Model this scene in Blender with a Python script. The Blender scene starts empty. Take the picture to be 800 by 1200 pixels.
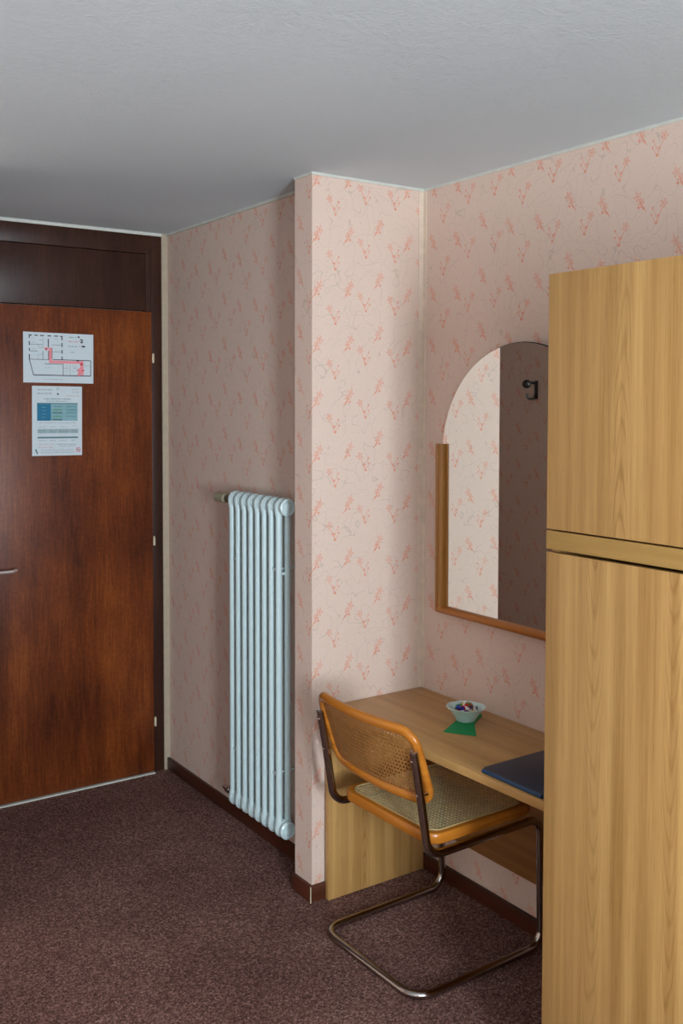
import bpy, bmesh, math, random
from mathutils import Vector, Matrix

scene = bpy.context.scene
PI = math.pi
random.seed(7)

# ------------------------------------------------------------------ camera, world, light, exposure
PITCH, YAW, ROLL, FPX = -0.041502, 0.596244, 0.001171, 1154.89
fw = Vector((math.sin(YAW)*math.cos(PITCH), math.cos(YAW)*math.cos(PITCH), math.sin(PITCH)))
rt = Vector((math.cos(YAW), -math.sin(YAW), 0.0))
up = rt.cross(fw)
r2 = rt*math.cos(ROLL) + up*math.sin(ROLL)
u2 = -rt*math.sin(ROLL) + up*math.cos(ROLL)
cam_data = bpy.data.cameras.new('camera')
cam = bpy.data.objects.new('camera', cam_data)
scene.collection.objects.link(cam)
m = Matrix((r2, u2, -fw)).transposed().to_4x4()
m.translation = Vector((0, 0, 1.70))
cam.matrix_world = m
cam_data.sensor_fit = 'HORIZONTAL'
cam_data.sensor_width = 36.0
cam_data.lens = FPX*36.0/800.0
cam_data.shift_x = (400-388.63)/800.0
cam_data.shift_y = (520.99-600.0)/800.0
cam_data.clip_start = 0.02
scene.camera = cam

scene.view_settings.view_transform = 'Standard'
scene.view_settings.look = 'None'
scene.view_settings.gamma = 1.0
scene.view_settings.use_curve_mapping = False
scene.view_settings.exposure = 0.32

world = bpy.data.worlds.new('sky')
scene.world = world
world.use_nodes = True
wn = world.node_tree.nodes['Background']
wn.inputs['Color'].default_value = (0.75, 0.87, 1.0, 1)
wn.inputs['Strength'].default_value = 0.6

def area(name, loc, direction, sx, sy, power, col):
    l = bpy.data.lights.new(name, 'AREA'); l.shape = 'RECTANGLE'; l.size = sx; l.size_y = sy
    l.energy = power; l.color = col
    o = bpy.data.objects.new(name, l); scene.collection.objects.link(o)
    o.location = loc
    o.rotation_euler = Vector(direction).to_track_quat('-Z', 'Z').to_euler()
    return o
# daylight entering through the two windows (rear wall and left wall)
area('window_daylight', (0.15, -2.12, 1.55), (0, 1, 0.42), 0.6, 1.4, 225, (0.78, 0.90, 1.0))
area('second_window_daylight', (-1.15, -2.12, 1.55), (0, 1, 0.42), 0.6, 1.4, 42, (0.78, 0.90, 1.0))
area('balcony_door_daylight', (-2.12, 0.55, 1.25), (1, 0, -0.02), 1.7, 2.0, 3, (0.84, 0.93, 1.0))

# ------------------------------------------------------------------ room numbers
XR, YP, XP, YP2, XA, YD, H = 2.279, 2.772, 1.801, 2.880, 1.920, 4.176, 2.469
XC, YC = 0.86, 3.32          # corner of the bathroom block left of the door
XL, YB = -2.0, -2.0
BH = 0.056
DESK_Z = 0.665
COL = scene.collection

# ------------------------------------------------------------------ object helpers
def link(name, me, mats=None, parent=None, kind=None):
    o = bpy.data.objects.new(name, me)
    COL.objects.link(o)
    if mats is not None:
        for mt in (mats if isinstance(mats, (list, tuple)) else [mats]):
            me.materials.append(mt)
    if parent is not None:
        o.parent = parent
    if kind:
        o['kind'] = kind
    return o

def obj(name, bm, mats=None, parent=None, kind=None, smooth=False, angle=35):
    bmesh.ops.recalc_face_normals(bm, faces=bm.faces)
    me = bpy.data.meshes.new(name)
    if smooth:
        for f in bm.faces: f.smooth = True
        lim = math.radians(angle)
        for e in bm.edges:
            if len(e.link_faces) == 2 and e.calc_face_angle(0) > lim: e.smooth = False
    bm.to_mesh(me); bm.free()
    return link(name, me, mats, parent, kind)

def thing(name, label, cat, loc=(0, 0, 0), rotz=0, group=None):
    o = bpy.data.objects.new(name, None); COL.objects.link(o)
    o.empty_display_size = 0.1
    o.location = loc; o.rotation_euler = (0, 0, rotz)
    o['label'] = label; o['category'] = cat
    if group: o['group'] = group
    return o

def tag(o, label, cat, group=None):
    o['label'] = label; o['category'] = cat
    if group: o['group'] = group
    return o

def struct_empty(name, loc=(0, 0, 0)):
    o = bpy.data.objects.new(name, None); COL.objects.link(o); o.location = loc
    o['kind'] = 'structure'
    return o

def add_box(bm, lo, hi, bev=0.0, seg=2, mi=0):
    g = bmesh.ops.create_cube(bm, size=1.0)
    vs = g['verts']
    for v in vs:
        v.co = Vector([(lo[i]+hi[i])/2 + v.co[i]*(hi[i]-lo[i]) for i in range(3)])
    fs = list({f for v in vs for f in v.link_faces})
    for f in fs: f.material_index = mi
    if bev > 0:
        es = list({e for v in vs for e in v.link_edges})
        bmesh.ops.bevel(bm, geom=es, offset=bev, segments=seg, affect='EDGES', profile=0.5, material=-1)

def box(name, lo, hi, mat, parent=None, bev=0.0, kind=None):
    bm = bmesh.new(); add_box(bm, lo, hi, bev)
    return obj(name, bm, mat, parent, kind, smooth=bev > 0)

def add_loft(bm, rings, closed=False, caps=True, mi=0):
    """rings: list of lists of points with equal count; joins them"""
    vr = [[bm.verts.new(p) for p in r] for r in rings]
    n = len(vr[0]); N = len(vr)
    for i in range(N if closed else N-1):
        a, b = vr[i], vr[(i+1) % N]
        for k in range(n):
            f = bm.faces.new((a[k], a[(k+1) % n], b[(k+1) % n], b[k])); f.material_index = mi
    if caps and not closed:
        bm.faces.new(vr[0][::-1]).material_index = mi; bm.faces.new(vr[-1]).material_index = mi

def add_tube(bm, path, r, n=12, closed=False, caps=True, mi=0, rx=None, ref=None):
    """tube of radius r (list or number) along path; rx/ref give an elliptical profile"""
    path = [Vector(p) for p in path]; N = len(path)
    tang = []
    for i in range(N):
        if closed: t = path[(i+1) % N]-path[i-1]
        else: t = path[min(i+1, N-1)]-path[max(i-1, 0)]
        tang.append(t.normalized())
    t0 = tang[0]
    a = Vector((0, 0, 1)) if abs(t0.z) < 0.9 else Vector((1, 0, 0))
    u = t0.cross(a).normalized()
    rings = []
    for i in range(N):
        if ref is not None:
            rr = Vector(ref); u = (rr - tang[i]*rr.dot(tang[i])).normalized()
        elif i > 0:
            u = (u - tang[i]*u.dot(tang[i])).normalized()
        w = tang[i].cross(u)
        ra = r[i] if isinstance(r, (list, tuple)) else r
        rb = rx if rx is not None else ra
        rings.append([path[i] + u*math.cos(2*PI*k/n)*rb + w*math.sin(2*PI*k/n)*ra for k in range(n)])
    add_loft(bm, rings, closed, caps, mi)

def fillet(pts, rad, closed=False, seg=8):
    """round the corners of a polyline; rad number or list"""
    P = [Vector(p) for p in pts]; N = len(P); out = []
    for i in range(N):
        r = rad[i] if isinstance(rad, (list, tuple)) else rad
        if (not closed and i in (0, N-1)) or r <= 0:
            out.append(P[i]); continue
        a, b, c = P[i-1], P[i], P[(i+1) % N]
        d1 = (a-b).normalized(); d2 = (c-b).normalized()
        ang = d1.angle(d2)
        if ang > PI-0.02: out.append(b); continue
        t = r/math.tan(ang/2)
        p1 = b+d1*t; p2 = b+d2*t
        ctr = b + (d1+d2).normalized()*(r/math.sin(ang/2))
        v1 = p1-ctr; v2 = p2-ctr; tot = v1.angle(v2); ax = v1.cross(v2).normalized()
        for k in range(seg+1):
            out.append(ctr + Matrix.Rotation(tot*k/seg, 3, ax) @ v1)
    return out

def add_lathe(bm, prof, origin=(0, 0, 0), axis='z', n=24, mi=0):
    """prof list of (r, h) from bottom to top, closed with caps"""
    o = Vector(origin); rings = []
    for r, hh in prof:
        ring = []
        for k in range(n):
            c, s = math.cos(2*PI*k/n)*r, math.sin(2*PI*k/n)*r
            p = {'z': (c, s, hh), 'y': (c, hh, s), 'x': (hh, c, s)}[axis]
            ring.append(o+Vector(p))
        rings.append(ring)
    add_loft(bm, rings, False, True, mi)

def add_prism(bm, pts, z0, z1, mi=0, bev=0.0):
    b = [bm.verts.new((x, y, z0)) for x, y in pts]; t = [bm.verts.new((x, y, z1)) for x, y in pts]
    n = len(pts)
    fs = [bm.faces.new(b[::-1]), bm.faces.new(t)]
    for k in range(n): fs.append(bm.faces.new((b[k], b[(k+1) % n], t[(k+1) % n], t[k])))
    for f in fs: f.material_index = mi
    if bev > 0:
        es = list({e for f in fs for e in f.edges})
        bmesh.ops.bevel(bm, geom=es, offset=bev, segments=2, affect='EDGES', profile=0.5, material=-1)

# ------------------------------------------------------------------ material helpers
class Mat:
    def __init__(s, name):
        s.m = bpy.data.materials.new(name); s.m.use_nodes = True
        s.nt = s.m.node_tree; s.n = s.nt.nodes; s.l = s.nt.links
        s.b = s.n['Principled BSDF']
    def node(s, t, **k):
        n = s.n.new(t)
        for a, v in k.items(): setattr(n, a, v)
        return n
    def put(s, sock, v):
        if isinstance(v, E): v = v.s
        if hasattr(v, 'is_output'): s.l.new(v, sock)
        else: sock.default_value = v
    def math(s, op, *a):
        n = s.node('ShaderNodeMath', operation=op)
        for i, v in enumerate(a): s.put(n.inputs[i], v)
        return E(s, n.outputs[0])
    def coords(s):
        t = s.node('ShaderNodeTexCoord'); sp = s.node('ShaderNodeSeparateXYZ')
        s.l.new(t.outputs['Object'], sp.inputs[0]); s.obj = t.outputs['Object']
        return [E(s, o) for o in sp.outputs]
    def vec(s, x, y, z):
        n = s.node('ShaderNodeCombineXYZ')
        for i, v in enumerate((x, y, z)): s.put(n.inputs[i], v)
        return n.outputs[0]
    def noise(s, v, scale, detail=2.0, rough=0.5, col=False):
        n = s.node('ShaderNodeTexNoise'); s.put(n.inputs['Vector'], v)
        n.inputs['Scale'].default_value = scale; n.inputs['Detail'].default_value = detail
        n.inputs['Roughness'].default_value = rough
        return E(s, n.outputs['Fac'])
    def voronoi(s, v, scale, feature='F1', out='Distance'):
        n = s.node('ShaderNodeTexVoronoi', feature=feature); s.put(n.inputs['Vector'], v)
        n.inputs['Scale'].default_value = scale
        return E(s, n.outputs[out])
    def ramp(s, f, stops):
        n = s.node('ShaderNodeValToRGB'); s.put(n.inputs[0], f)
        e = n.color_ramp.elements
        while len(e) < len(stops): e.new(0.5)
        for i, (p, c) in enumerate(stops):
            e[i].position = p; e[i].color = tuple(c)+(1,)
        return n.outputs[0]
    def mix(s, f, a, b):
        n = s.node('ShaderNodeMix', data_type='RGBA')
        s.put(n.inputs[0], f)
        s.put(n.inputs[6], a if hasattr(a, 'is_output') else tuple(a)+(1,))
        s.put(n.inputs[7], b if hasattr(b, 'is_output') else tuple(b)+(1,))
        return n.outputs[2]
    def bump(s, hgt, strength, dist=0.002):
        n = s.node('ShaderNodeBump'); n.inputs['Strength'].default_value = strength
        n.inputs['Distance'].default_value = dist
        s.put(n.inputs['Height'], hgt); s.l.new(n.outputs[0], s.b.inputs['Normal'])
    def done(s, col, rough=0.6, metal=0.0, spec=0.5, coat=0.0):
        s.put(s.b.inputs['Base Color'], col if hasattr(col, 'is_output') else tuple(col)+(1,))
        s.put(s.b.inputs['Roughness'], rough); s.b.inputs['Metallic'].default_value = metal
        s.b.inputs['Specular IOR Level'].default_value = spec
        s.b.inputs['Coat Weight'].default_value = coat; s.b.inputs['Coat Roughness'].default_value = 0.08
        return s.m

class E:
    def __init__(s, M, sock): s.M = M; s.s = sock
    def __add__(s, o): return s.M.math('ADD', s, o)
    __radd__ = __add__
    def __sub__(s, o): return s.M.math('SUBTRACT', s, o)
    def __rsub__(s, o): return s.M.math('SUBTRACT', o, s)
    def __mul__(s, o): return s.M.math('MULTIPLY', s, o)
    __rmul__ = __mul__
    def __truediv__(s, o): return s.M.math('DIVIDE', s, o)
    def floor(s): return s.M.math('FLOOR', s)
    def abs(s): return s.M.math('ABSOLUTE', s)
    def lt(s, o): return s.M.math('LESS_THAN', s, o)
    def gt(s, o): return s.M.math('GREATER_THAN', s, o)
    def min(s, o): return s.M.math('MINIMUM', s, o)
    def max(s, o): return s.M.math('MAXIMUM', s, o)
    def cos(s): return s.M.math('COSINE', s)
    def sin(s): return s.M.math('SINE', s)
    def sqrt(s): return s.M.math('SQRT', s)
    def clamp(s): return s.max(0.0).min(1.0)

def srgb(r, g, b):
    f = lambda c: (c/255/12.92) if c/255 <= 0.04045 else ((c/255+0.055)/1.055)**2.4
    return (f(r), f(g), f(b))

def plain(name, col, rough=0.5, metal=0.0, spec=0.5, coat=0.0, var=0.06, scale=30):
    M = Mat(name); M.coords()
    f = M.noise(M.obj, scale, 3)
    c2 = tuple(min(1, c*(1+var)) for c in col); c1 = tuple(c*(1-var) for c in col)
    return M.done(M.ramp(f, [(0.3, c1), (0.7, c2)]), rough, metal, spec, coat)

def wallpaper():
    M = Mat('flowered_wallpaper'); x, y, z = M.coords()
    g = M.node('ShaderNodeNewGeometry'); sp = M.node('ShaderNodeSeparateXYZ'); M.l.new(g.outputs['True Normal'], sp.inputs[0])
    isx = E(M, sp.outputs[0]).abs().gt(0.5)
    s = x + isx*(y-x)
    W, V = 0.128, 0.184
    s = s + 0.123
    col = (s/W).floor()
    c3 = col - (col/3.0).floor()*3.0
    off = (c3-1.0).abs().lt(0.5)*0.007 + c3.gt(1.5)*0.045
    zz = z - off + 0.085
    u = s - (col+0.5)*W
    w = zz - ((zz/V).floor()+0.5)*V
    # slight drawing wobble
    wob = M.noise(M.vec(s, z, 0.0), 40, 1)
    u = u + (wob-0.5)*0.006
    wB = w - (c3-1.0).abs().lt(0.5)*0.043
    def ln(a, b): return (a*a+b*b).sqrt()
    def flower(cx, cy, R, ph, w=w):
        dx, dy = u-cx, w-cy
        d = ln(dx, dy); th = M.math('ARCTAN2', dy, dx)
        rad = (th*5.0+ph).cos()*(0.27*R)+0.73*R
        out = (d-rad).abs().lt(0.0013)
        return out.max(d.lt(rad)*0.28).max(d.lt(0.22*R))
    def seg(ax, ay, bx, by, wd=0.0012, w=w):
        dx, dy = bx-ax, by-ay; L2 = dx*dx+dy*dy
        t = (((u-ax)*dx + (w-ay)*dy)/L2).clamp()
        return ln(u-ax-t*dx, w-ay-t*dy).lt(wd)
    def dot(cx, cy, r, w=w): return ln(u-cx, w-cy).lt(r)
    m = flower(-0.030, 0.066, 0.0135, 0.4)
    for a in (flower(-0.043, 0.049, 0.0105, 1.9), dot(-0.034, 0.036, 0.0045), dot(-0.051, 0.031, 0.004), dot(-0.045, 0.036, 0.003),
              seg(-0.036, 0.055, -0.060, 0.020), seg(-0.030, 0.066, -0.024, 0.090)*0.5,
              flower(0.010, -0.010, 0.0125, 2.5, wB), seg(0.014, -0.020, 0.034, -0.062, w=wB), seg(0.030, -0.052, 0.046, -0.020, w=wB)*0.8,
              dot(0.028, -0.041, 0.0045, wB), dot(0.034, -0.060, 0.005, wB), dot(0.047, -0.018, 0.0035, wB), dot(0.049, -0.037, 0.0035, wB), seg(0.038, -0.055, 0.051, -0.038, w=wB)*0.7):
        m = m.max(a)
    # thin grey arabesque lines: level lines of slow noise
    v2 = M.vec(s, z, 3.0)
    n1 = M.noise(v2, 7.5, 1.5); n2 = M.noise(M.vec(s, z*0.6, 9.0), 10.0, 1.0)
    lines = (n1-0.5).abs().lt(0.0026).max((n2-0.48).abs().lt(0.0026)).max((n2-0.60).abs().lt(0.0026))
    specks = M.voronoi(M.vec(s, z, 1.0), 55).lt(0.13)
    fib = M.noise(M.vec(s*6.0, z, 0.0), 160, 2)
    base = M.ramp(fib, [(0.3, srgb(214, 189, 173)), (0.7, srgb(224, 200, 184))])
    c = M.mix((lines*0.25), base, srgb(150, 140, 132))
    c = M.mix((specks*0.22), c, srgb(190, 110, 95))
    fade = M.noise(v2, 14, 2)
    c = M.mix(m*(0.28+fade*0.56), c, srgb(222, 112, 66))
    M.bump(M.noise(M.vec(s, z, 0), 260, 3), 0.35, 0.001)
    return M.done(c, 0.75, spec=0.25)

def wood_laminate(name, dark, light, across, along, cath=(), off=0.0, band=1.0, rough=0.42):
    """across/along: axis indexes of the grain; cath: positions of flame figures across"""
    M = Mat(name); xyz = M.coords(); a, l = xyz[across]+off, xyz[along]
    d = xyz[3-across-along]
    b1 = M.noise(M.vec(a*9.0, l*0.30, d), 2.2, 2)
    b2 = M.noise(M.vec(a*45.0, l*0.8, d), 2.0, 3)
    f1 = M.noise(M.vec(a*260.0, l*5.0, d), 1.5, 2)
    t = b1*0.55*band + b2*0.35 + f1*0.22 + (0.5-0.55*band*0.5-0.175-0.11)
    wobble = (M.noise(M.vec(a*2, l*1.1, d), 1.5, 2)-0.5)*0.05
    irr = M.noise(M.vec(a*14.0, l*2.2, d), 1.6, 3)
    fade = M.noise(M.vec(0.0, l*1.3, d+4.0), 1.7, 1)
    for i, (c, w, k) in enumerate(cath):
        s = a + wobble - (c+off)
        f = l*k + s*s*(0.34/(w*w)) + irr*0.22
        per = M.math('FRACT', f*11.0)
        line = (per-0.5).abs()*2.0
        msk = ((1.0 - s.abs()/w)*2.0).clamp()
        sharp = (1.0-line*2.2).max(0.0)
        t = t - sharp*msk*(0.05+fade*0.16)
    bands = M.noise(M.vec(a*24.0, l*0.12, d+7.0), 1.0, 1)
    t = t + (bands-0.5)*0.45*band
    pores = M.noise(M.vec(a*420.0, l*14.0, d), 1.0, 1).gt(0.66)
    t = t - pores*0.07
    c = M.ramp(t, [(0.22, dark), (0.5, tuple((p+q)/2 for p, q in zip(dark, light))), (0.74, light)])
    M.bump(f1, 0.15, 0.0006)
    return M.done(c, rough, spec=0.4)

def dark_door_wood(name, dark, mid, light, sat=1.0):
    M = Mat(name); x, y, z = M.coords()
    b = M.noise(M.vec(x*7.0, z*0.5, y), 2.0, 3)
    blot = M.noise(M.vec(x*1.6, z*0.9, y), 2.4, 3)
    f = M.noise(M.vec(x*110.0, z*6.0, y), 1.6, 3)
    cross = M.noise(M.vec(x*60.0, z*50.0, y), 1.2, 2)
    t = b*0.34+blot*0.52+f*0.34+cross*0.18-0.20
    c = M.ramp(t, [(0.30, dark), (0.52, mid), (0.75, light)])
    M.bump(f, 0.2, 0.0008)
    return M.done(c, 0.38, spec=0.35)

def carpet_mat():
    M = Mat('loop_carpet'); x, y, z = M.coords()
    p = M.vec(x, y, z)
    tuft = M.voronoi(p, 210, out='Color'); sp = M.node('ShaderNodeSeparateXYZ')
    M.l.new(tuft.s, sp.inputs[0]); rnd = E(M, sp.outputs[0])
    n1 = M.noise(p, 90, 4, 0.7); n2 = M.noise(p, 2.2, 3)
    t = rnd*0.40+n1*0.55+n2*0.30-0.12
    c = M.ramp(t, [(0.25, srgb(70, 46, 42)), (0.5, srgb(112, 80, 73)), (0.66, srgb(146, 110, 100)), (0.88, srgb(200, 164, 148))])
    M.bump(M.voronoi(p, 210)+n1, 0.8, 0.004)
    return M.done(c, 0.95, spec=0.1)

def ceiling_mat():
    M = Mat('roughcast_ceiling_paint'); M.coords()
    n = M.noise(M.obj, 120, 4, 0.65); n2 = M.noise(M.obj, 35, 3)
    M.bump(n*0.7+n2*0.5, 0.55, 0.004)
    sm = M.noise(M.obj, 1.1, 2)
    return M.done(M.ramp(sm, [(0.3, srgb(208, 220, 225)), (0.7, srgb(218, 228, 232))]), 0.85, spec=0.2)

MP = wallpaper()
MCEIL = ceiling_mat()
MCARPET = carpet_mat()
MTRIM = plain('white_trim_paint', srgb(205, 205, 195), 0.5)
MBEIGE = plain('beige_edge_paint', srgb(176, 160, 138), 0.6)
MPINKTRIM = plain('plain_pink_border', srgb(222, 202, 182), 0.7)
MBASE = wood_laminate('dark_baseboard_wood_along_y', srgb(42, 17, 10), srgb(92, 44, 26), 2, 1)
MBASEX = wood_laminate('dark_baseboard_wood_along_x', srgb(52, 22, 12), srgb(104, 52, 28), 2, 0)
MDOOR = dark_door_wood('mahogany_door_veneer', srgb(60, 23, 10), srgb(110, 52, 20), srgb(152, 82, 30))
MFRAME = dark_door_wood('dark_brown_frame_veneer', srgb(36, 18, 12), srgb(60, 34, 24), srgb(78, 46, 32))
OAKD, OAKL = srgb(148, 104, 52), srgb(204, 160, 98)
MOAK_UP = wood_laminate('oak_laminate_upper_door', OAKD, OAKL, 1, 2, [(0.30, 0.035, 1.0)], band=1.1)
MOAK_LOW = wood_laminate('oak_laminate_lower_door', OAKD, OAKL, 1, 2, [(0.368, 0.035, -1.0), (0.158, 0.032, -1.0)], off=0.37, band=1.0)
MOAK_Y = wood_laminate('oak_laminate_rail', srgb(158, 120, 60), srgb(186, 146, 82), 2, 1, band=0.6)
MOAK_BODY = wood_laminate('oak_laminate_carcass', OAKD, OAKL, 0, 2)
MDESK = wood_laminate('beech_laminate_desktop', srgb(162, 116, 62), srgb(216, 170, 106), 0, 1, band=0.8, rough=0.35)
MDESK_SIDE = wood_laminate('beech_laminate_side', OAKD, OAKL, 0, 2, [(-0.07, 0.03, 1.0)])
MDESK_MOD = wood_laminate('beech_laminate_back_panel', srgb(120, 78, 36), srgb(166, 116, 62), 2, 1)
MRAD = plain('radiator_enamel', srgb(196, 214, 214), 0.28, spec=0.5, var=0.02)
MCHROME = plain('chrome', (0.62, 0.60, 0.58), 0.10, metal=1.0, var=0.03)
MTUBE = plain('dark_reflection_chrome_tube', (0.40, 0.36, 0.33), 0.14, metal=1.0, var=0.06)  # chrome darkened: reflections of the dark room and carpet put into its colour
MBENT = wood_laminate('honey_lacquered_beech', srgb(150, 84, 24), srgb(208, 130, 44), 2, 1, rough=0.22)
MCANE = plain('seat_cane', srgb(240, 222, 170), 0.5, var=0.18, scale=60)
MCANEB = plain('backlit_back_cane', srgb(172, 118, 62), 0.5, var=0.18, scale=60)  # same cane as the seat, backlit shade painted into a browner colour
MPLASTIC = plain('cream_plastic', srgb(200, 186, 156), 0.5)
MBLACK = plain('black_metal', (0.012, 0.011, 0.011), 0.35)
MGOLD = wood_laminate('golden_pine_moulding_post', srgb(128, 78, 26), srgb(192, 134, 62), 1, 2, rough=0.3)
MGOLDR = wood_laminate('golden_pine_moulding_rail', srgb(128, 66, 16), srgb(184, 112, 42), 2, 1, rough=0.3)

# ------------------------------------------------------------------ setting
box('floor', (XL-.1, YB-.1, -0.1), (XR+.1, YD+.15, 0), MCARPET, kind='structure')
box('ceiling', (XL-.1, YB-.1, H), (XR+.1, YD+.15, H+.1), MCEIL, kind='structure')
box('wall_right', (XR, YB-.1, 0), (XR+.1, YP2, H), MP, kind='structure')
box('wall_pillar', (XP, YP, 0), (XR, YP2, H), MP, kind='structure')
box('wall_alcove', (XA, YP2, 0), (XA+.1, YD+.1, H), MP, kind='structure')
box('wall_back', (XC-.1, YD+.05, 0), (XA, YD+.15, H), MP, kind='structure')
bm = bmesh.new(); add_box(bm, (XL, YC, 0), (XC, YC+.1, H)); add_box(bm, (XC-.1, YC+.1, 0), (XC, YD+.05, H))
obj('wall_bathroom', bm, MP, kind='structure')
# rear wall with window opening, left wall with balcony door opening
bm = bmesh.new()
wz0, wz1 = 0.85, 2.25
WINS = [(-1.45, -0.85), (-0.15, 0.45)]
add_box(bm, (XL-.1, YB-.1, 0), (-1.45, YB, H)); add_box(bm, (-0.85, YB-.1, 0), (-0.15, YB, H)); add_box(bm, (0.45, YB-.1, 0), (XR, YB, H))
for wa, wb in WINS:
    add_box(bm, (wa, YB-.1, 0), (wb, YB, wz0)); add_box(bm, (wa, YB-.1, wz1), (wb, YB, H))
obj('wall_rear', bm, MP, kind='structure')
bm = bmesh.new()
ly0, ly1, lz0, lz1 = -0.30, 1.40, 0.10, 2.25
add_box(bm, (XL-.1, YB, 0), (XL, ly0, H)); add_box(bm, (XL-.1, ly1, 0), (XL, YC+.1, H))
add_box(bm, (XL-.1, ly0, 0), (XL, ly1, lz0)); add_box(bm, (XL-.1, ly0, lz1), (XL, ly1, H))
obj('wall_left', bm, MP, kind='structure')
def window(name, horiz, a0, a1, z0, z1, at):
    w = struct_empty(name, (0, 0, 0))
    def P(u, d, z): return (u, at+d, z) if horiz else (at+d, u, z)
    bm = bmesh.new()
    for (u0, u1, q0, q1) in ((a0, a0+.05, z0, z1), (a1-.05, a1, z0, z1), (a0+.05, a1-.05, z0, z0+.05), (a0+.05, a1-.05, z1-.05, z1), ((a0+a1)/2-.03, (a0+a1)/2+.03, z0+.05, z1-.05)):
        add_box(bm, P(u0, -.07, q0), P(u1, -.02, q1), 0.004)
    obj('window_frame', bm, MTRIM, w)
    return w
window('window_1', True, -0.15, 0.45, wz0, wz1, YB)
window('window_3', True, -1.45, -0.85, wz0, wz1, YB)
window('window_2', False, ly0, ly1, lz0, lz1, XL)

def baseboard(name, lo, hi, mat): return box(name, lo, hi, mat, bev=0.003, kind='structure')
baseboard('baseboard_right', (XR-.014, 1.66, 0), (XR, YP-.014, BH), MBASE)
baseboard('baseboard_front', (XP-.014, YP-.014, 0), (XR, YP, BH), MBASEX)
baseboard('baseboard_pillar', (XP-.014, YP, 0), (XP, YP2+.001, BH), MBASE)
baseboard('baseboard_alcove', (XA-.014, YP2, 0), (XA, YD-.004, BH), MBASE)
box('trim_1', (XA-.010, YP2, H-.010), (XA, YD-.01, H), MTRIM, kind='structure')
box('trim_2', (XP-.004, YP-.004, H-.009), (XR-.003, YP, H), MTRIM, kind='structure')
box('trim_3', (XP-.004, YP, H-.009), (XP, YP2, H), MTRIM, kind='structure')
box('trim_4', (XR-.003, -1.9, H-.009), (XR, YP-.004, H), MTRIM, kind='structure')
box('trim_5', (XR-.022, YP-.002, BH), (XR-.002, YP, H-.009), MPINKTRIM, kind='structure')
box('trim_6', (XR-.002, YP-.018, BH), (XR, YP, H-.009), MPINKTRIM, kind='structure')
# pale worn edge of the pillar baseboard corner
box('trim_7', (XP-.0155, YP-.0155, 0.001), (XP-.0125, YP-.0125, BH+.001), MPLASTIC, kind='structure')

# ------------------------------------------------------------------ door
door = struct_empty('door_1', (1.42, YD, 0))
def dpart(name, lo, hi, mat, bev=0.0015, parent=door):
    o = box(name, lo, hi, mat, None, bev)
    o.parent = parent
    o.matrix_parent_inverse = Matrix.Translation(door.location).inverted() if parent is door else parent.matrix_parent_inverse.copy()
    return o
def attach(o, p):
    o.parent = p; o.matrix_parent_inverse = Matrix.Translation(door.location).inverted() if p is door else Matrix.Identity(4)
bm = bmesh.new()
add_box(bm, (1.842, YD-.004, 0), (1.892, YD+.04, H-.012), .001)
add_box(bm, (XC, YD-.004, 0), (1.01, YD+.04, H-.012), .001)
add_box(bm, (1.01, YD-.004, 2.374), (1.842, YD+.04, H-.012), .001)
attach(obj('door_frame', bm, MFRAME, smooth=True), door)
bm = bmesh.new()
add_box(bm, (1.012, YD-.003, 2.119), (1.814, YD+.035, 2.371), .0015)
attach(obj('transom_panel', bm, MFRAME, smooth=True), door)
bm = bmesh.new(); add_box(bm, (1.816, YD-.001, 2.116), (1.842, YD+.03, 2.374))
attach(obj('transom_stile', bm, MFRAME), door)
bm = bmesh.new(); add_box(bm, (1.014, YD-.016, .008), (1.838, YD+.024, 2.113), .002)
leaf = obj('door_leaf', bm, MDOOR, smooth=True); attach(leaf, door)
bm = bmesh.new(); add_box(bm, (1.01, YD-.03, 0), (1.838, YD-.005, .006), .001)
attach(obj('threshold', bm, MTRIM, smooth=True), door)
for hz in (1.904, 1.073, 0.237):
    bm = bmesh.new(); add_lathe(bm, [(.002, -.022), (.0055, -.019), (.0055, .016), (.004, .02), (.002, .023)], (1.8445, YD-.016, hz), 'z', 12)
    attach(obj('hinge', bm, MPLASTIC, smooth=True), door)
bm = bmesh.new()
add_lathe(bm, [(.024, 0), (.024, .006), (.020, .009)], (1.065, YD-.0255, 1.0), 'y', 24)
add_tube(bm, fillet([(1.065, YD-.02, 1.0), (1.065, YD-.062, 1.0), (1.19, YD-.060, 1.0), (1.208, YD-.050, 1.003)], [0, .012, .01, 0]), 0.0075, 12)
attach(obj('door_handle', bm, plain('satin_aluminium', srgb(222, 210, 204), 0.35, metal=.7), smooth=True), door)
# white plaster edge between frame and side wall, and line under the ceiling
box('trim_8', (1.892, YD-.010, 0), (XA, YD+.05, H), MBEIGE, kind='structure')
box('trim_9', (XC, YD-.012, H-.013), (1.892, YD+.05, H), MTRIM, kind='structure')

# ------------------------------------------------------------------ printed sheets on the door
MPAPER = plain('white_paper', srgb(205, 216, 220), 0.6, var=0.01)
INK = {'k': plain('black_ink', srgb(28, 32, 38), 0.6), 'g': plain('grey_ink', srgb(130, 142, 146), 0.6), 'p': plain('pink_ink', srgb(236, 142, 150), 0.6),
       'r': plain('red_ink', srgb(205, 60, 70), 0.6), 'b': plain('blue_ink', srgb(20, 112, 146), 0.6), 'l': plain('pale_blue_ink', srgb(128, 170, 178), 0.6),
       'm': plain('mid_teal_ink', srgb(92, 132, 136), 0.6), 'v': plain('pale_grey_blue_ink', srgb(160, 178, 182), 0.6), 'n': plain('dark_teal_ink', srgb(60, 96, 104), 0.6),
       'q': plain('pale_red_ink', srgb(208, 150, 150), 0.6), 'o': plain('orange_ink', srgb(200, 140, 110), 0.6), 'e': plain('pale_green_ink', srgb(110, 170, 140), 0.6)}
KEYS = list(INK.keys())
YS = YD-.016
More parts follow.
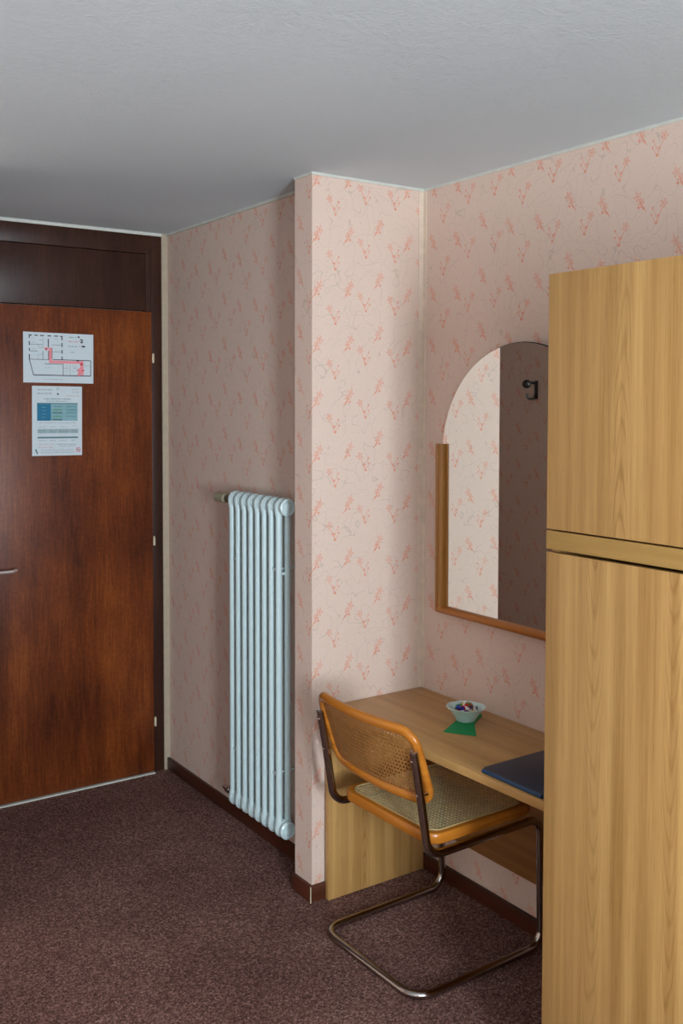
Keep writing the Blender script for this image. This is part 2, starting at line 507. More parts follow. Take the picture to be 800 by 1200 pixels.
class Sheet:
    def __init__(s, name, label, x0, x1, z0, z1, rot):
        s.c = ((x0+x1)/2, (z0+z1)/2); s.w, s.h = x1-x0, z1-z0
        s.t = thing(name, label, 'notice', (s.c[0], YS, s.c[1])); s.t.rotation_euler = (0, rot, 0)
        s.bm = bmesh.new(); s.k = 0
        n = 8; bm = bmesh.new(); g = []
        def d(u, v): return -.0010-.0012*(abs(u-.5)*2)**3*(.4+.6*v)
        fr = [[bm.verts.new(((u/n-.5)*s.w, d(u/n, v/n), (v/n-.5)*s.h)) for u in range(n+1)] for v in range(n+1)]
        bk = [[bm.verts.new(((u/n-.5)*s.w, d(u/n, v/n)+.0003, (v/n-.5)*s.h)) for u in range(n+1)] for v in range(n+1)]
        for v in range(n):
            for u in range(n):
                bm.faces.new((fr[v][u], fr[v][u+1], fr[v+1][u+1], fr[v+1][u])); bm.faces.new((bk[v][u], bk[v+1][u], bk[v+1][u+1], bk[v][u+1]))
        for k in range(n):
            bm.faces.new((fr[0][k], bk[0][k], bk[0][k+1], fr[0][k+1])); bm.faces.new((fr[n][k], fr[n][k+1], bk[n][k+1], bk[n][k]))
            bm.faces.new((fr[k][0], fr[k+1][0], bk[k+1][0], bk[k][0])); bm.faces.new((fr[k][n], bk[k][n], bk[k+1][n], fr[k+1][n]))
        obj('paper', bm, MPAPER, s.t, smooth=True)
        s.d = d
    def poly(s, pts, c, lift=1):
        vs = [s.bm.verts.new(((u-.5)*s.w, s.d(u, 1-v)-.0002*lift, (.5-v)*s.h)) for u, v in pts]
        f = s.bm.faces.new(vs); f.material_index = KEYS.index(c)
    def rect(s, u0, v0, u1, v1, c, lift=1):
        N = max(1, int(abs(u1-u0)*8))
        for i in range(N):
            a, b = u0+(u1-u0)*i/N, u0+(u1-u0)*(i+1)/N
            s.poly([(a, v0), (b, v0), (b, v1), (a, v1)], c, lift)
    def line(s, u0, v0, u1, v1, t, c, lift=2):
        dx, dy = (u1-u0)*s.w, (v1-v0)*s.h; L = math.hypot(dx, dy); nx, ny = -dy/L*t/2/s.w, dx/L*t/2/s.h
        s.poly([(u0-nx, v0-ny), (u1-nx, v1-ny), (u1+nx, v1+ny), (u0+nx, v0+ny)], c, lift)
    def words(s, u0, v, u1, hgt, c, rnd, lift=3):
        u = u0
        while u < u1:
            w = rnd.uniform(.02, .07); e = min(u1, u+w)
            # a word: letter-like strokes
            k = u
            while k < e-.004:
                tall = rnd.random() < .35
                s.poly([(k, v-(hgt*.5 if tall else hgt*.2)), (k+.006, v-(hgt*.5 if tall else hgt*.2)), (k+.006, v+hgt*.5), (k, v+hgt*.5)], c, lift)
                k += .0095
            u = e+.012
    def circ(s, u, v, r, c, lift=3, n=14, ring=None):
        if ring:
            for k in range(n):
                a, b = 2*PI*k/n, 2*PI*(k+1)/n
                s.poly([(u+math.cos(q)*rr/s.w, v+math.sin(q)*rr/s.h) for q, rr in ((a, r), (b, r), (b, ring), (a, ring))], c, lift)
        else: s.poly([(u+math.cos(2*PI*k/n)*r/s.w, v+math.sin(2*PI*k/n)*r/s.h) for k in range(n)], c, lift)
    def finish(s): obj('print', s.bm, [INK[k] for k in KEYS], s.t)

rnd = random.Random(3)
S = Sheet('floor_plan_sheet', 'landscape floor plan with pink escape route, upper sheet on the brown door', 1.2570, 1.5625, 1.7870, 2.0000, 0.006)
# crop frame: sheet spans x 50..755, y 45..565 in the enlarged crop
def U(x): return (x-50)/705.0
def V(y): return (y-52-(x_sl*0))/512.0
x_sl = 0
def L(x0, y0, x1, y1, t, c='k', lift=2): S.line(U(x0), V(y0), U(x1), V(y1), t, c, lift)
T, t1 = .0042, .0014
for a, b in ((105, 135), (160, 195), (215, 255), (290, 325), (355, 395), (415, 440)): L(a, 84, b, 84, T)
for a, b in ((84, 115), (145, 185), (215, 240), (275, 326)): L(110, a, 110, b, T)
for a, b in ((84, 125), (150, 195), (222, 262), (290, 322)): L(435, a, 435, b, T)
L(298, 115, 298, 200, T); L(300, 235, 300, 330, T*.8)
L(105, 328, 300, 328, .002); L(245, 110, 245, 210, t1, 'g'); L(243, 240, 243, 328, .002); L(335, 200, 335, 320, .002)
L(110, 175, 240, 175, t1); L(330, 175, 425, 175, t1); L(110, 243, 190, 243, .002); L(335, 245, 425, 245, t1)
L(205, 130, 240, 130, t1, 'g'); L(200, 175, 200, 205, t1, 'g'); L(200, 205, 240, 205, t1, 'g'); L(198, 275, 198, 328, t1, 'g'); L(198, 275, 240, 275, t1, 'g')
L(110, 330, 150, 486, .003); L(150, 486, 727, 486, .0036); L(727, 325, 727, 486, .003); L(340, 325, 727, 325, .003)
L(580, 329, 610, 329, .005); L(260, 370, 445, 370, .0022); L(445, 366, 445, 486, .0026)
L(450, 412, 500, 412, t1, 'g'); L(515, 370, 515, 480, t1, 'g'); L(550, 370, 550, 410, t1, 'g'); L(550, 410, 590, 410, t1, 'g'); L(670, 380, 725, 380, t1, 'g'); L(662, 350, 662, 400, t1, 'g')
L(480, 375, 480, 410, t1, 'g'); L(575, 375, 575, 410, t1, 'g')
for (a, b, c, d) in ((255, 212, 330, 212), (318, 212, 318, 345), (302, 348, 640, 348)): L(a, b, c, d, .0058, 'p', 4)
L(318, 330, 318, 360, .011, 'p', 4)
S.rect(U(308), V(335), U(640), V(362), 'p', 3); S.rect(U(303), V(212), U(332), V(345), 'p', 3)
S.rect(U(598), V(408), U(655), V(478), 'p', 3); S.rect(U(618), V(330), U(652), V(408), 'p', 3)
for k in range(5): S.circ(U(600+rnd.random()*50), V(415+rnd.random()*70), .006, 'p', 5)
S.circ(U(632), V(365), .006, 'r', 6); S.circ(U(648), V(430), .004, 'r', 6); S.circ(U(590), V(430), .003, 'r', 6)
S.poly([(U(262), V(222)), (U(285), V(204)), (U(285), V(240))], 'r', 6)
for (a, y, b, c) in ((505, 88, 580, 'n'), (500, 132, 600, 'r'), (500, 182, 600, 'n'), (520, 243, 575, 'g')): S.words(U(a), V(y), U(b), .020, c, rnd)
S.circ(U(604), V(84), .0042, 'k')
S.rect(U(635), V(172), U(670), V(188), 'k'); S.line(U(610), V(180), U(622), V(180), .003, 'r')
# the figure 2 in the key
two = [(618, 116), (629, 106), (642, 112), (641, 124), (622, 140), (648, 140)]
for a, b in zip(two, two[1:]): L(a[0], a[1], b[0], b[1], .0040, 'k', 5+two.index(a))
L(605, 128, 614, 128, .003, 'r')
for (a, y, b) in ((260, 408, 320), (140, 112, 170), (140, 155, 165), (140, 222, 165), (360, 112, 390), (365, 228, 392), (465, 440, 500), (530, 440, 560)): S.words(U(a), V(y), U(b), .012, 'g', rnd)
S.words(U(245), V(528), U(460), .014, 'g', rnd)
S.finish()

S = Sheet('price_list_sheet', 'white portrait price list with a blue table stuck below the floor plan sheet', 1.2915, 1.5090, 1.4760, 1.7735, 0.008)
def U(x): return (x-82)/645.0
def V(y): return (y-62)/930.0
S.words(U(150), V(112), U(345), .013, 'n', rnd); S.words(U(150), V(160), U(335), .020, 'g', rnd)
S.circ(U(412), V(98), .0055, 'g', 3, 12, .0035); S.circ(U(412), V(168), .0045, 'n', 3)
S.words(U(450), V(122), U(490), .008, 'q', rnd); S.words(U(600), V(100), U(680), .010, 'g', rnd); S.words(U(590), V(124), U(690), .008, 'q', rnd); S.words(U(600), V(145), U(680), .008, 'm', rnd)
S.words(U(520), V(188), U(690), .012, 'o', rnd)
S.words(U(235), V(233), U(580), .016, 'n', rnd); S.words(U(262), V(262), U(550), .012, 'n', rnd)
S.rect(U(145), V(290), U(322), V(525), 'b'); S.rect(U(322), V(290), U(668), V(525), 'l')
S.rect(U(145), V(286), U(668), V(302), 'm', 2)
for i, y in enumerate((332, 378, 418, 465, 508)):
    S.rect(U(340), V(y-10), U(470), V(y+12), 'e' if i % 2 else 'm', 2) if i != 0 else None
    S.words(U(360), V(y), U(465), .014, 'n', rnd)
    if i < 4: S.words(U(520), V(y), U(650), .016, 'n', rnd)
for y in (345, 390, 437, 480): S.words(U(205), V(y), U(262), .010, 'l', rnd)
S.words(U(175), V(552), U(650), .010, 'm', rnd)
for a, b in ((170, 260), (305, 385), (440, 525)): S.words(U(a), V(608), U(b), .010, 'g', rnd)
S.words(U(600), V(592), U(645), .010, 'e', rnd)
S.rect(U(150), V(635), U(680), V(692), 'v', 1)
for yy in (650, 668, 684):
    for a, b in ((160, 260), (310, 390), (430, 540), (590, 660)): S.words(U(a), V(yy), U(b), .011, 'm', rnd)
S.rect(U(150), V(738), U(675), V(760), 'm', 1); S.words(U(160), V(748), U(665), .010, 'n', rnd)
for a, b in ((165, 265), (300, 385), (430, 530), (580, 640)): S.words(U(a), V(788), U(b), .012, 'g', rnd); S.words(U(a), V(716), U(b), .008, 'v', rnd)
S.words(U(165), V(838), U(370), .014, 'q', rnd); S.words(U(165), V(880), U(360), .014, 'q', rnd); S.words(U(400), V(842), U(660), .014, 'm', rnd); S.words(U(430), V(868), U(650), .012, 'g', rnd)
for y in (912, 934, 955): S.words(U(195), V(y), U(620), .010, 'g', rnd)
S.circ(U(678), V(918), .0105, 'r', 3, 18, .0080); S.line(U(662), V(902), U(694), V(934), .0022, 'r', 4); S.rect(U(664), V(912), U(690), V(922), 'k', 4)
S.circ(U(130), V(912), .003, 'n'); S.line(U(130), V(915), U(150), V(965), .005, 'n'); S.line(U(122), V(900), U(135), V(945), .003, 'e')
S.finish()

# ------------------------------------------------------------------ radiator
rad = thing('column_radiator', 'tall white tubular column radiator mounted low on the alcove wall beside the door', 'radiator', (1.843, 3.20, 0.10))
RF, RR, RZ0, RZ1, TR_ = 1.8245, 1.8615, 0.152, 1.328, 0.0117
def loc(p): return Vector(p) - Vector(rad.location)
ys = [3.378-0.05*k for k in range(8)]
sec0 = None
for i, yy in enumerate(ys):
    if sec0 is None:
        bm = bmesh.new()
        # one section: closed loop of two tubes joined by swollen heads
        rc = .021
        for xx in (RF, RR):
            add_tube(bm, [(xx-1.843, 0, z-.1) for z in (RZ0, RZ0+.04, RZ1-.04, RZ1)], TR_, 14)
        for zc, sgn in ((RZ0, -1), (RZ1, 1)):
            # elongated head
            path = [(RF-1.843, 0, zc-.1-sgn*.030)] + [(math.cos(a)*-.0225, 0, zc-.1+sgn*math.sin(a)*.020) for a in [PI*k/10 for k in range(11)]] + [(RR-1.843, 0, zc-.1-sgn*.030)]
            add_tube(bm, path, .0135, 14)
            add_lathe(bm, [(.0285, -.017), (.031, -.012), (.031, .012), (.0285, .017)], (0, 0, zc-.1), 'y', 22)
            add_lathe(bm, [(.021, -.0252), (.021, .0252)], (0, 0, zc-.1), 'y', 18)
        sec0 = obj('section', bm, MRAD, rad, smooth=True)
        sec0.location = (0, yy-3.20, 0)
    else:
        c = sec0.copy(); COL.objects.link(c); c.parent = rad; c.location = (0, yy-3.20, 0)
ylast = ys[-1]
for zc in (RZ0, RZ1):
    bm = bmesh.new()
    add_lathe(bm, [(.018, 0), (.018, -.006), (.032, -.008), (.032, -.017), (.026, -.0205), (.024, -.0175), (.013, -.0165), (.012, -.020), (.002, -.021)][::-1], (0, ylast-.018-3.20, zc-.1), 'y', 24)
    obj('end_plug', bm, MRAD, rad, smooth=True, angle=25)
bm = bmesh.new()
add_lathe(bm, [(.010, 0), (.010, .045)], (0, 3.40-3.20, RZ1-.1-.003), 'y', 14)
add_lathe(bm, [(.014, .045), (.014, .058)], (0, 3.40-3.20, RZ1-.1-.003), 'y', 6)
add_tube(bm, [loc((1.843, 3.470, RZ1-.003)), loc((XA-.001, 3.470, RZ1-.003))], .008, 12)
vb = obj('inlet_valve', bm, plain('tarnished_brass', (0.22, 0.19, 0.14), 0.4, metal=.8), rad, smooth=True)
bm = bmesh.new()
add_lathe(bm, [(.013, .058), (.019, .064), (.021, .100), (.019, .135), (.013, .142)], (0, 3.40-3.20, RZ1-.1-.003), 'y', 16)
obj('valve_knob', bm, plain('yellowed_plastic', srgb(150, 144, 118), 0.5), rad, smooth=True)
bm = bmesh.new()
add_lathe(bm, [(.010, 0), (.010, .04), (.015, .041), (.015, .058), (.009, .06), (.009, .085)], (0, 3.40-3.20, RZ0-.1+.004), 'y', 12)
add_tube(bm, [loc((1.843, 3.448, RZ0+.004)), loc((XA-.001, 3.448, RZ0+.004))], .008, 12)
obj('return_valve', bm, MCHROME, rad, smooth=True)
for yy, zz in ((3.053, 1.10), (3.053, .35), (3.353, 1.10), (3.353, .35)):
    bm = bmesh.new()
    add_tube(bm, [loc((XA-.001, yy, zz)), loc((RF, yy, zz))], .005, 8)
    add_box(bm, loc((RF-.004, yy-.026, zz-.006)), loc((RF+.002, yy+.026, zz+.006)), .001)
    obj('wall_bracket', bm, MRAD, rad, smooth=True)
bm = bmesh.new(); add_tube(bm, [loc((RF+.006, ylast, 1.086)), loc((RR-.006, ylast, 1.086))], .006, 10)
obj('spacer', bm, MRAD, rad, smooth=True)

# ------------------------------------------------------------------ desk
desk = thing('writing_desk', 'light beech laminate writing desk fixed between the flowered pillar and the wardrobe', 'desk', (2.07, 2.2, 0))
def dk(p): return Vector(p)-Vector(desk.location)
bm = bmesh.new()
d = [dk((1.852, YP-.001, 0)), dk((1.8765, 1.635, 0)), dk((XR-.001, 1.635, 0)), dk((XR-.001, YP-.001, 0))]
add_prism(bm, [(p.x, p.y) for p in d], DESK_Z-.026, DESK_Z, bev=.003)
obj('desktop', bm, MDESK, desk, smooth=True)
def dbox(name, lo, hi, mat, bev=.0015):
    bm = bmesh.new(); add_box(bm, dk(lo), dk(hi), bev); return obj(name, bm, mat, desk, smooth=True)
dbox('side_panel', (1.846, 2.737, .002), (XR-.0145, 2.757, DESK_Z-.027), MDESK_SIDE)
dbox('side_panel', (1.88, 1.637, .002), (XR-.016, 1.655, DESK_Z-.027), MDESK_SIDE)
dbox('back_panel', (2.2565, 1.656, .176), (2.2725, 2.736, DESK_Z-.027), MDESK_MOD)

# ------------------------------------------------------------------ wardrobe
ward = thing('wardrobe', 'tall light oak wardrobe with upper and lower doors at the right edge', 'wardrobe', (1.99, 1.1, 0))
def wk(p): return Vector(p)-Vector(ward.location)
WX, WY = 1.699, 1.612
def wbox(name, lo, hi, mat, bev=.0012, parent=ward):
    bm = bmesh.new(); add_box(bm, wk(lo), wk(hi), bev); return obj(name, bm, mat, parent, smooth=True)
bm = bmesh.new()
add_box(bm, wk((WX+.020, WY-.018, 0)), wk((XR-.004, WY, 1.997)), .0008)
add_box(bm, wk((WX+.020, .61, 0)), wk((XR-.004, .628, 1.997)), .0008)
add_box(bm, wk((WX+.020, .628, 1.979)), wk((XR-.004, WY-.018, 1.997)), .0008)
add_box(bm, wk((WX+.020, .628, .06)), wk((XR-.004, WY-.018, .078)), .0008)
add_box(bm, wk((WX+.020, .628, 1.372)), wk((XR-.004, WY-.018, 1.400)), .0008)
add_box(bm, wk((XR-.012, .628, .07)), wk((XR-.005, WY-.018, 1.98)))
add_box(bm, wk((WX+.04, .628, 0)), wk((WX+.055, WY-.018, .06)))
obj('carcass', bm, MOAK_BODY, ward, smooth=True)
for a, b in ((1.1135, WY), (.6115, 1.1115)):
    wbox('upper_door', (WX, a, 1.410), (WX+.018, b, 1.999), MOAK_UP)
    wbox('lower_door', (WX, a, .050), (WX+.018, b, 1.356), MOAK_LOW)
wbox('middle_rail', (WX-.001, .6115, 1.3635), (WX+.0195, WY, 1.4065), MOAK_Y)
for yk in (1.085, 1.14):
    for zk in (1.05, 1.52):
        bm = bmesh.new(); add_lathe(bm, [(.006, 0), (.006, -.012), (.013, -.018), (.014, -.024), (.008, -.028)][::-1], wk((WX, yk, zk)), 'x', 16)
        obj('door_knob', bm, MCHROME, ward, smooth=True)

# ------------------------------------------------------------------ mirror
mir = thing('arched_mirror', 'arched wall mirror with golden wooden side posts above the desk', 'mirror', (XR, 2.236, 1.0))
GX, MYC, MZC, MR = 2.230, 2.236, 1.522, 0.370
def mk(p): return Vector(p)-Vector(mir.location)
MGLASS = plain('mirror_silver', (0.86, 0.88, 0.86), 0.015, metal=1.0, var=0.0)
MEDGE = plain('dark_glass_edge', (0.03, 0.045, 0.04), 0.2)
prof = [(MYC-MR, .985), (MYC+MR, .985)] + [(MYC+MR*math.cos(a), MZC+MR*math.sin(a)) for a in [PI*k/64 for k in range(65)]]
bm = bmesh.new()
f0 = [bm.verts.new(mk((GX, y, z))) for y, z in prof]; f1 = [bm.verts.new(mk((GX+.005, y, z))) for y, z in prof]
bm.faces.new(f0).material_index = 0; bm.faces.new(f1[::-1]).material_index = 1
for k in range(len(prof)):
    q = (k+1) % len(prof); bm.faces.new((f0[k], f0[q], f1[q], f1[k])).material_index = 1
obj('mirror_glass', bm, [MGLASS, MEDGE], mir)
bm = bmesh.new()
pr3 = [(MYC-MR-.0028, .985), (MYC+MR+.0028, .985)] + [(MYC+(MR+.0028)*math.cos(a), MZC+(MR+.0028)*math.sin(a)) for a in [PI*k/64 for k in range(65)]]
f0 = [bm.verts.new(mk((GX+.0052, y, z))) for y, z in pr3]; f1 = [bm.verts.new(mk((GX+.008, y, z))) for y, z in pr3]
bm.faces.new(f0); bm.faces.new(f1[::-1])
for k in range(len(pr3)):
    q = (k+1) % len(pr3); bm.faces.new((f0[k], f0[q], f1[q], f1[k]))
obj('glass_backing', bm, MEDGE, mir)
# backing board behind the glass (holds it off the wall)
bm = bmesh.new()
prof2 = [(MYC-MR+.03, 1.0), (MYC+MR-.03, 1.0)] + [(MYC+(MR-.03)*math.cos(a), MZC+(MR-.03)*math.sin(a)) for a in [PI*k/32 for k in range(33)]]
f0 = [bm.verts.new(mk((GX+.0082, y, z))) for y, z in prof2]; f1 = [bm.verts.new(mk((XR-.0005, y, z))) for y, z in prof2]
bm.faces.new(f0); bm.faces.new(f1[::-1])
for k in range(len(prof2)):
    q = (k+1) % len(prof2); bm.faces.new((f0[k], f0[q], f1[q], f1[k]))
obj('backing_board', bm, MGOLDR, mir)
for s in (1, -1):
    bm = bmesh.new()
    # profile of two rounded beads (y offset outward, x toward room)
    pr = [(0.0, .045), (0.0, .0), (.006, -.010)]
    pts = []
    for (c0, w, dpt) in ((.0455, .0105, .014), (.021, .0145, .020)):
        for k in range(9):
            a = PI*k/8
            pts.append((c0+math.cos(a)*w*.85, -dpt*math.sin(a)))
    pts += [(0.004, -.001), (0.0, .0), (0.0, .048), (.0555, .048)]
    ring = []
    yi = MYC+s*(MR-.031)
    for z in (.985, 1.562):
        ring.append([mk((GX-.001+p[1], yi+s*p[0], z)) for p in pts])
    add_loft(bm, ring)
    obj('side_post', bm, MGOLD, mir, smooth=True, angle=50)
bm = bmesh.new()
y0, y1 = MYC-MR-.012, MYC+MR+.012
pts = [(.047, -.0), (.0, -.0)] + [(-.018*math.sin(PI*k/8)-.001, .000+.0285*(.5-.5*math.cos(PI*k/8))) for k in range(9)] + [(.047, .0285)]
add_loft(bm, [[mk((GX+p[0], yy, .972+p[1])) for p in pts] for yy in (y0, y1)])
obj('bottom_rail', bm, MGOLDR, mir, smooth=True, angle=50)

# ------------------------------------------------------------------ coat hook on the bathroom wall (seen in the mirror)
hook = thing('coat_hook', 'black coat hook on the shaded wall, seen reflected in the mirror', 'hook', (XC, 3.492, 1.77))
bm = bmesh.new()
add_box(bm, (0, -.010, -.045), (.006, .010, .045), .002)
add_tube(bm, [(.003, 0, .03), (.03, .002, .035), (.045, .004, .03)], .007, 10)
bmesh.ops.create_uvsphere(bm, u_segments=16, v_segments=10, radius=.022, matrix=Matrix.Translation((.062, .006, .028)))
add_tube(bm, fillet([(.003, 0, -.01), (.018, 0, -.045), (.055, .003, -.045), (.062, .004, -.02)], [0, .014, .014, 0]), .0055, 10)
obj('hook', bm, MBLACK, hook, smooth=True)

# ------------------------------------------------------------------ chair
chair = thing('cantilever_chair', 'cane seated cantilever chair with honey wood frames and chrome tube pushed up to the desk', 'chair', (1.722, 2.347, 0), math.radians(1.0))
hw = .231; tr = .0125
XF = .508
def side(s):   # from post top to the floor bar corner
    y = s*hw
    return [(-.012, y, .728), (.012, y, .60), (.043, y, .415), (XF-.012, y, .418), (XF, y, tr), (0.0, y, tr)]
right = side(-1); left = side(1)
pts = right + left[::-1]
rads = [0, .10, .06, .045, .055, .065, .065, .055, .045, .06, .10, 0]
bm = bmesh.new(); path = fillet(pts, rads, seg=10)
add_tube(bm, path, tr, 14)
obj('tube_frame', bm, MTUBE, chair, smooth=True)
for s in (-1, 1):
    bm = bmesh.new()
    dr = Vector((-.024, 0, .128)).normalized()
    p0 = Vector((-.012, s*hw, .728))
    add_tube(bm, [p0-dr*.004, p0+dr*.002, p0+dr*.004], [.0128, .0128, .009], 14)
    obj('end_cap', bm, MCHROME, chair, smooth=True)
# seat frame: rounded rectangle ring
def rrect(x0, x1, y0, y1, r, seg=8):
    P = fillet([(x0, y0, 0), (x1, y0, 0), (x1, y1, 0), (x0, y1, 0)], r, True, seg)
    return [(p.x, p.y) for p in P]
SX0, SX1, SY = .062, .490, .222
outer = rrect(SX0, SX1, -SY, SY, .050); inner = rrect(SX0+.034, SX1-.034, -SY+.034, SY-.034, .030)
ZT, ZB = .465, .432
bm = bmesh.new()
cs = [(0.15, ZB), (0, ZB+.006), (0, ZT-.007), (.10, ZT-.001), (.25, ZT), (.9, ZT-.003), (1, ZT-.008), (1, ZB)]
rings = []
for (t, z) in cs: rings.append([(o[0]+(i[0]-o[0])*t, o[1]+(i[1]-o[1])*t, z) for o, i in zip(outer, inner)])
add_loft(bm, rings, closed=True, caps=False)
obj('seat_frame', bm, MBENT, chair, smooth=True, angle=45)

def clip_rr(px, py, x0, x1, y0, y1, r):
    if px < x0 or px > x1 or py < y0 or py > y1: return False
    cx = min(max(px, x0+r), x1-r); cy = min(max(py, y0+r), y1-r)
    return math.hypot(px-cx, py-cy) <= r+1e-6 or (x0+r <= px <= x1-r) or (y0+r <= py <= y1-r)

def cane(bm, x0, x1, y0, y1, r, pitch, fmap, w=.0018, step=.012):
    """woven cane: pairs of strands both ways plus diagonals; fmap maps (u,v,h) to 3D"""
    def strand(p, q, h, wd):
        L = math.hypot(q[0]-p[0], q[1]-p[1]); n = max(2, int(L/step)); run = []
        dx, dy = (q[0]-p[0])/L, (q[1]-p[1])/L
        prev = None
        for k in range(n+1):
            u, v = p[0]+dx*L*k/n, p[1]+dy*L*k/n
            ok = clip_rr(u, v, x0, x1, y0, y1, r)
            if ok:
                hh = h + .0007*math.sin(k*PI)
                a = bm.verts.new(fmap(u-dy*wd/2, v+dx*wd/2, hh)); b = bm.verts.new(fmap(u+dy*wd/2, v-dx*wd/2, hh))
                if prev: bm.faces.new((prev[0], a, b, prev[1]))
                prev = (a, b)
            else: prev = None
    k = x0+pitch*.4
    while k < x1:
        for o in (-.0019, .0019): strand((k+o, y0), (k+o, y1), .0004, w)
        k += pitch
    k = y0+pitch*.4
    while k < y1:
        for o in (-.0019, .0019): strand((x0, k+o), (x1, k+o), 0.0, w)
        k += pitch
    # diagonals through the holes' corners
    D = (x1-x0)+(y1-y0)
    k = -D
    while k < D:
        strand((x0+.4*pitch, y0+.4*pitch+k), (x0+.4*pitch+D, y0+.4*pitch+k+D), .0010, w*.9)
        strand((x0+.4*pitch, y0+.4*pitch+k), (x0+.4*pitch+D, y0+.4*pitch+k-D), .0014, w*.9)
        k += pitch
bm = bmesh.new()
def smap(u, v, h):
    c = 1-((u-.276)/.19)**2; c2 = 1-(v/.205)**2
    return (u, v, ZT-.0005+h-.006*max(0, c)*max(0, c2))
cane(bm, SX0+.022, SX1-.022, -SY+.022, SY-.022, .038, .0140, smap, w=.0020)
obj('cane_webbing', bm, MCANE, chair, kind='stuff')
# spline around the seat cane
bm = bmesh.new(); pl = rrect(SX0+.022, SX1-.022, -SY+.022, SY-.022, .040)
add_tube(bm, [(x, y, ZT+.0005) for x, y in pl], .0022, 8, closed=True)
obj('cane_spline', bm, plain('cane_binding', srgb(188, 160, 104), 0.5), chair, smooth=True)

# back: local (v across, w up) -> chair space, tilted and bowed
BZ0, BZ1, BW = .551, .800, .246
def bmap(v, w, h=0.0):
    # w 0..1 from bottom to top
    z = BZ0+(BZ1-BZ0)*w
    x = .0690-.084*w
    x += -.035*(1-(v/BW)**2)
    nx, nz = 1.0, .12
    return Vector((x+h*nx, v, z+h*nz))
def brr(inset, r, seg=10):
    Hh = BZ1-BZ0
    P = fillet([(-BW+inset, inset, 0), (BW-inset, inset, 0), (BW-inset, Hh-inset, 0), (-BW+inset, Hh-inset, 0)], r, True, seg)
    out = []
    for i in range(len(P)):
        a, b = P[i], P[(i+1) % len(P)]
        n = max(1, int((b-a).length/.03))
        for k in range(n): out.append(a+(b-a)*k/n)
    return [(p.x, p.y/Hh) for p in out]
bm = bmesh.new()
add_tube(bm, [bmap(v, w) for v, w in brr(.0165, .048)], .0155, 14, closed=True, rx=.0125, ref=(1, 0, .12))
obj('back_frame', bm, MBENT, chair, smooth=True)
bm = bmesh.new()
Hh = BZ1-BZ0
cane(bm, -BW+.024, BW-.024, .024, Hh-.024, .042, .0125, lambda u, v, h: bmap(u, v/Hh, h-.004), w=.0024, step=.010)
obj('cane_webbing', bm, MCANEB, chair, kind='stuff')
for s in (-1, 1):
    for zz in (.60, .70):
        bm = bmesh.new()
        w = (zz-BZ0)/(BZ1-BZ0)
        p = bmap(s*(BW-.012), w)
        q = Vector((.012-(zz-.60)*.19, s*hw, zz))
        dd = (p-q).normalized()
        add_tube(bm, [q-dd*.014, q-dd*.0125, p-dd*.008], [.003, .0055, .0045], 10)
        obj('screw', bm, MCHROME, chair, smooth=True)

# ------------------------------------------------------------------ things on the desk
bm = bmesh.new()
nap = [(2.014, 2.341), (2.074, 2.253), (2.150, 2.345), (2.228, 2.392), (2.250, 2.432), (2.218, 2.458), (2.120, 2.400)]
cx, cy = 2.11, 2.35
add_prism(bm, [(x-cx, y-cy) for x, y in nap], 0.0003, .0022, bev=.0004)
o = obj('paper_napkin', bm, plain('green_paper', srgb(4, 138, 76), 0.75, var=.1), smooth=True); o.location = (cx, cy, DESK_Z)
tag(o, 'folded bright green paper napkin lying under the white bowl on the desk', 'napkin')

BX, BY = 2.148, 2.384
bowl = thing('sweets_bowl', 'small white angular bowl holding wrapped sweets on the green napkin', 'bowl', (BX, BY, DESK_Z+.0024), math.radians(-46))
def bring(rad, z, pt=.12, n=48):
    out = []
    for k in range(n):
        a = 2*PI*k/n
        # six rounded corners with two long points (left and right)
        hexr = math.cos(PI/6)/math.cos(((a+PI/6) % (PI/3))-PI/6)
        rr = rad*(.55+.45*hexr)*(1+pt*max(0, abs(math.cos(a)))**6)
        out.append((rr*math.cos(a), rr*math.sin(a), z))
    return out
bm = bmesh.new()
add_loft(bm, [bring(.030, .0, 0), bring(.033, .003, 0), bring(.041, .018, .02), bring(.053, .037, .08), bring(.061, .044, .10), bring(.0625, .0455, .10), bring(.0615, .047, .10),
              bring(.055, .0455, .10), bring(.049, .036, .08), bring(.037, .018, .02), bring(.029, .006, 0)])
obj('bowl_body', bm, plain('white_bowl_glaze', srgb(205, 226, 222), 0.3, var=.02), bowl, smooth=True, angle=60)
SW = [('blue', srgb(30, 55, 165)), ('orange', srgb(245, 118, 25)), ('red', srgb(185, 35, 35)), ('green', srgb(50, 140, 55)), ('white', srgb(238, 232, 224)), ('purple', srgb(80, 35, 75)), ('yellow', srgb(220, 180, 60))]
rs = random.Random(11); protos = {}
order = ['white', 'orange', 'blue', 'red', 'white', 'green', 'purple', 'yellow', 'white', 'purple', 'orange', 'blue', 'green', 'purple', 'white', 'red', 'orange', 'blue', 'white', 'purple', 'yellow', 'green', 'white', 'red']
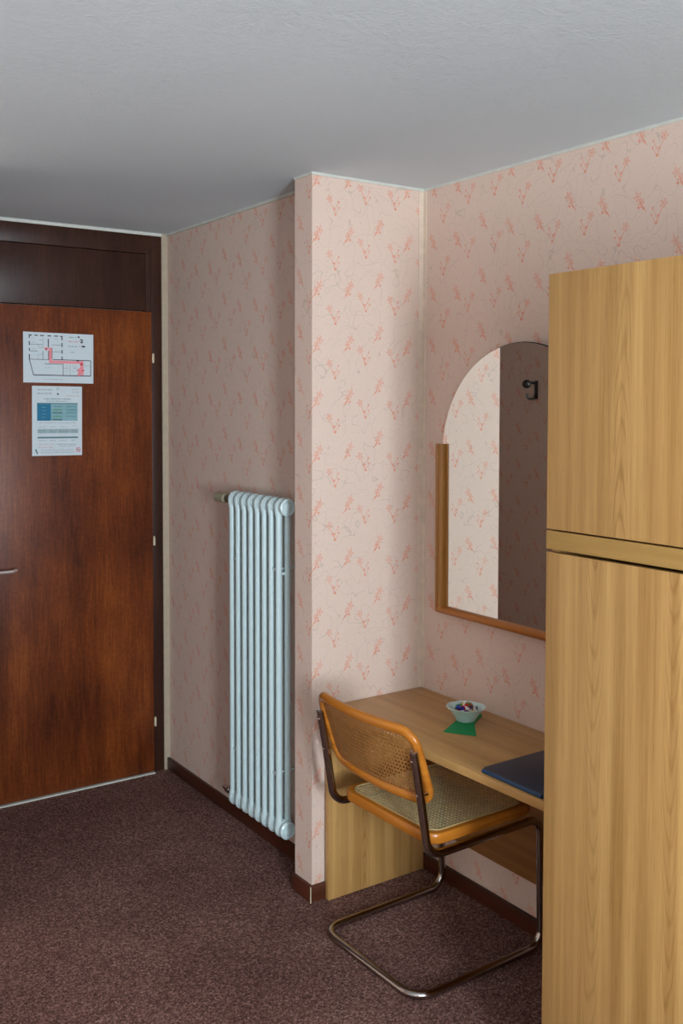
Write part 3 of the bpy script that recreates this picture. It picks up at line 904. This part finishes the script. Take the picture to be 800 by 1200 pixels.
for i, cn in enumerate(order):
    if cn not in protos:
        bm = bmesh.new()
        add_lathe(bm, [(.0080, -.0155), (.0020, -.0100), (.0068, -.007), (.0082, 0), (.0068, .007), (.0020, .0100), (.0080, .0155)], (0, 0, 0), 'x', 10)
        o = obj('wrapped_sweet', bm, plain(cn+'_sweet_wrapper', dict(SW)[cn], 0.25, var=.25, scale=150), smooth=True, angle=60)
        protos[cn] = o
    else:
        o = protos[cn].copy(); COL.objects.link(o)
    tag(o, cn+' wrapped sweet in the white bowl on the desk', 'sweet', cn+' sweets in the bowl')
    if i < 6: R, z = .011, .017; a = i*PI/3
    elif i < 15: R, z = .027, .033; a = i*2*PI/9
    else:
        R, z = (.018 if i < 20 else .006), (.042 if i < 20 else .049); a = i*2*PI/5+.4
    R += rs.uniform(-.003, .003)
    o.location = (BX+R*math.cos(a), BY+R*math.sin(a), DESK_Z+.0024+z)
    o.rotation_euler = (rs.uniform(-.3, .3), rs.uniform(-.4, .4), rs.uniform(0, PI))

folder = thing('guest_folder', 'dark navy leatherette folder lying on the desk beside the wardrobe', 'folder', (2.03, 1.905, DESK_Z))
MNAVY = plain('navy_leatherette', srgb(28, 38, 58), 0.42, var=.12, scale=300)
MBLUE = plain('blue_folder_edge', srgb(18, 62, 98), 0.35, var=.06)
def rr2(x0, x1, y0, y1, r): return rrect(x0, x1, y0, y1, r, 5)
bm = bmesh.new(); add_prism(bm, rr2(-.145, .165, -.118, .120, .012), .0005, .003, bev=.0006); obj('lower_cover', bm, MBLUE, folder, smooth=True)
bm = bmesh.new(); add_prism(bm, rr2(-.138, .160, -.112, .115, .004), .0032, .0085); obj('pages', bm, MPAPER, folder)
bm = bmesh.new()
pl = rr2(-.145, .165, -.118, .120, .014)
add_prism(bm, pl, .0088, .0122, bev=.001)
obj('upper_cover', bm, MNAVY, folder, smooth=True)
bm = bmesh.new()
add_tube(bm, [(-.1465, -.112, .0065), (-.1465, .112, .0065)], .006, 12)
obj('spine', bm, MBLUE, folder, smooth=True)
bm = bmesh.new()
add_tube(bm, [(-.09, -.1, .0122), (-.055, -.085, .0130), (-.02, -.095, .0122)], .0015, 8)
obj('crease', bm, MNAVY, folder, smooth=True)
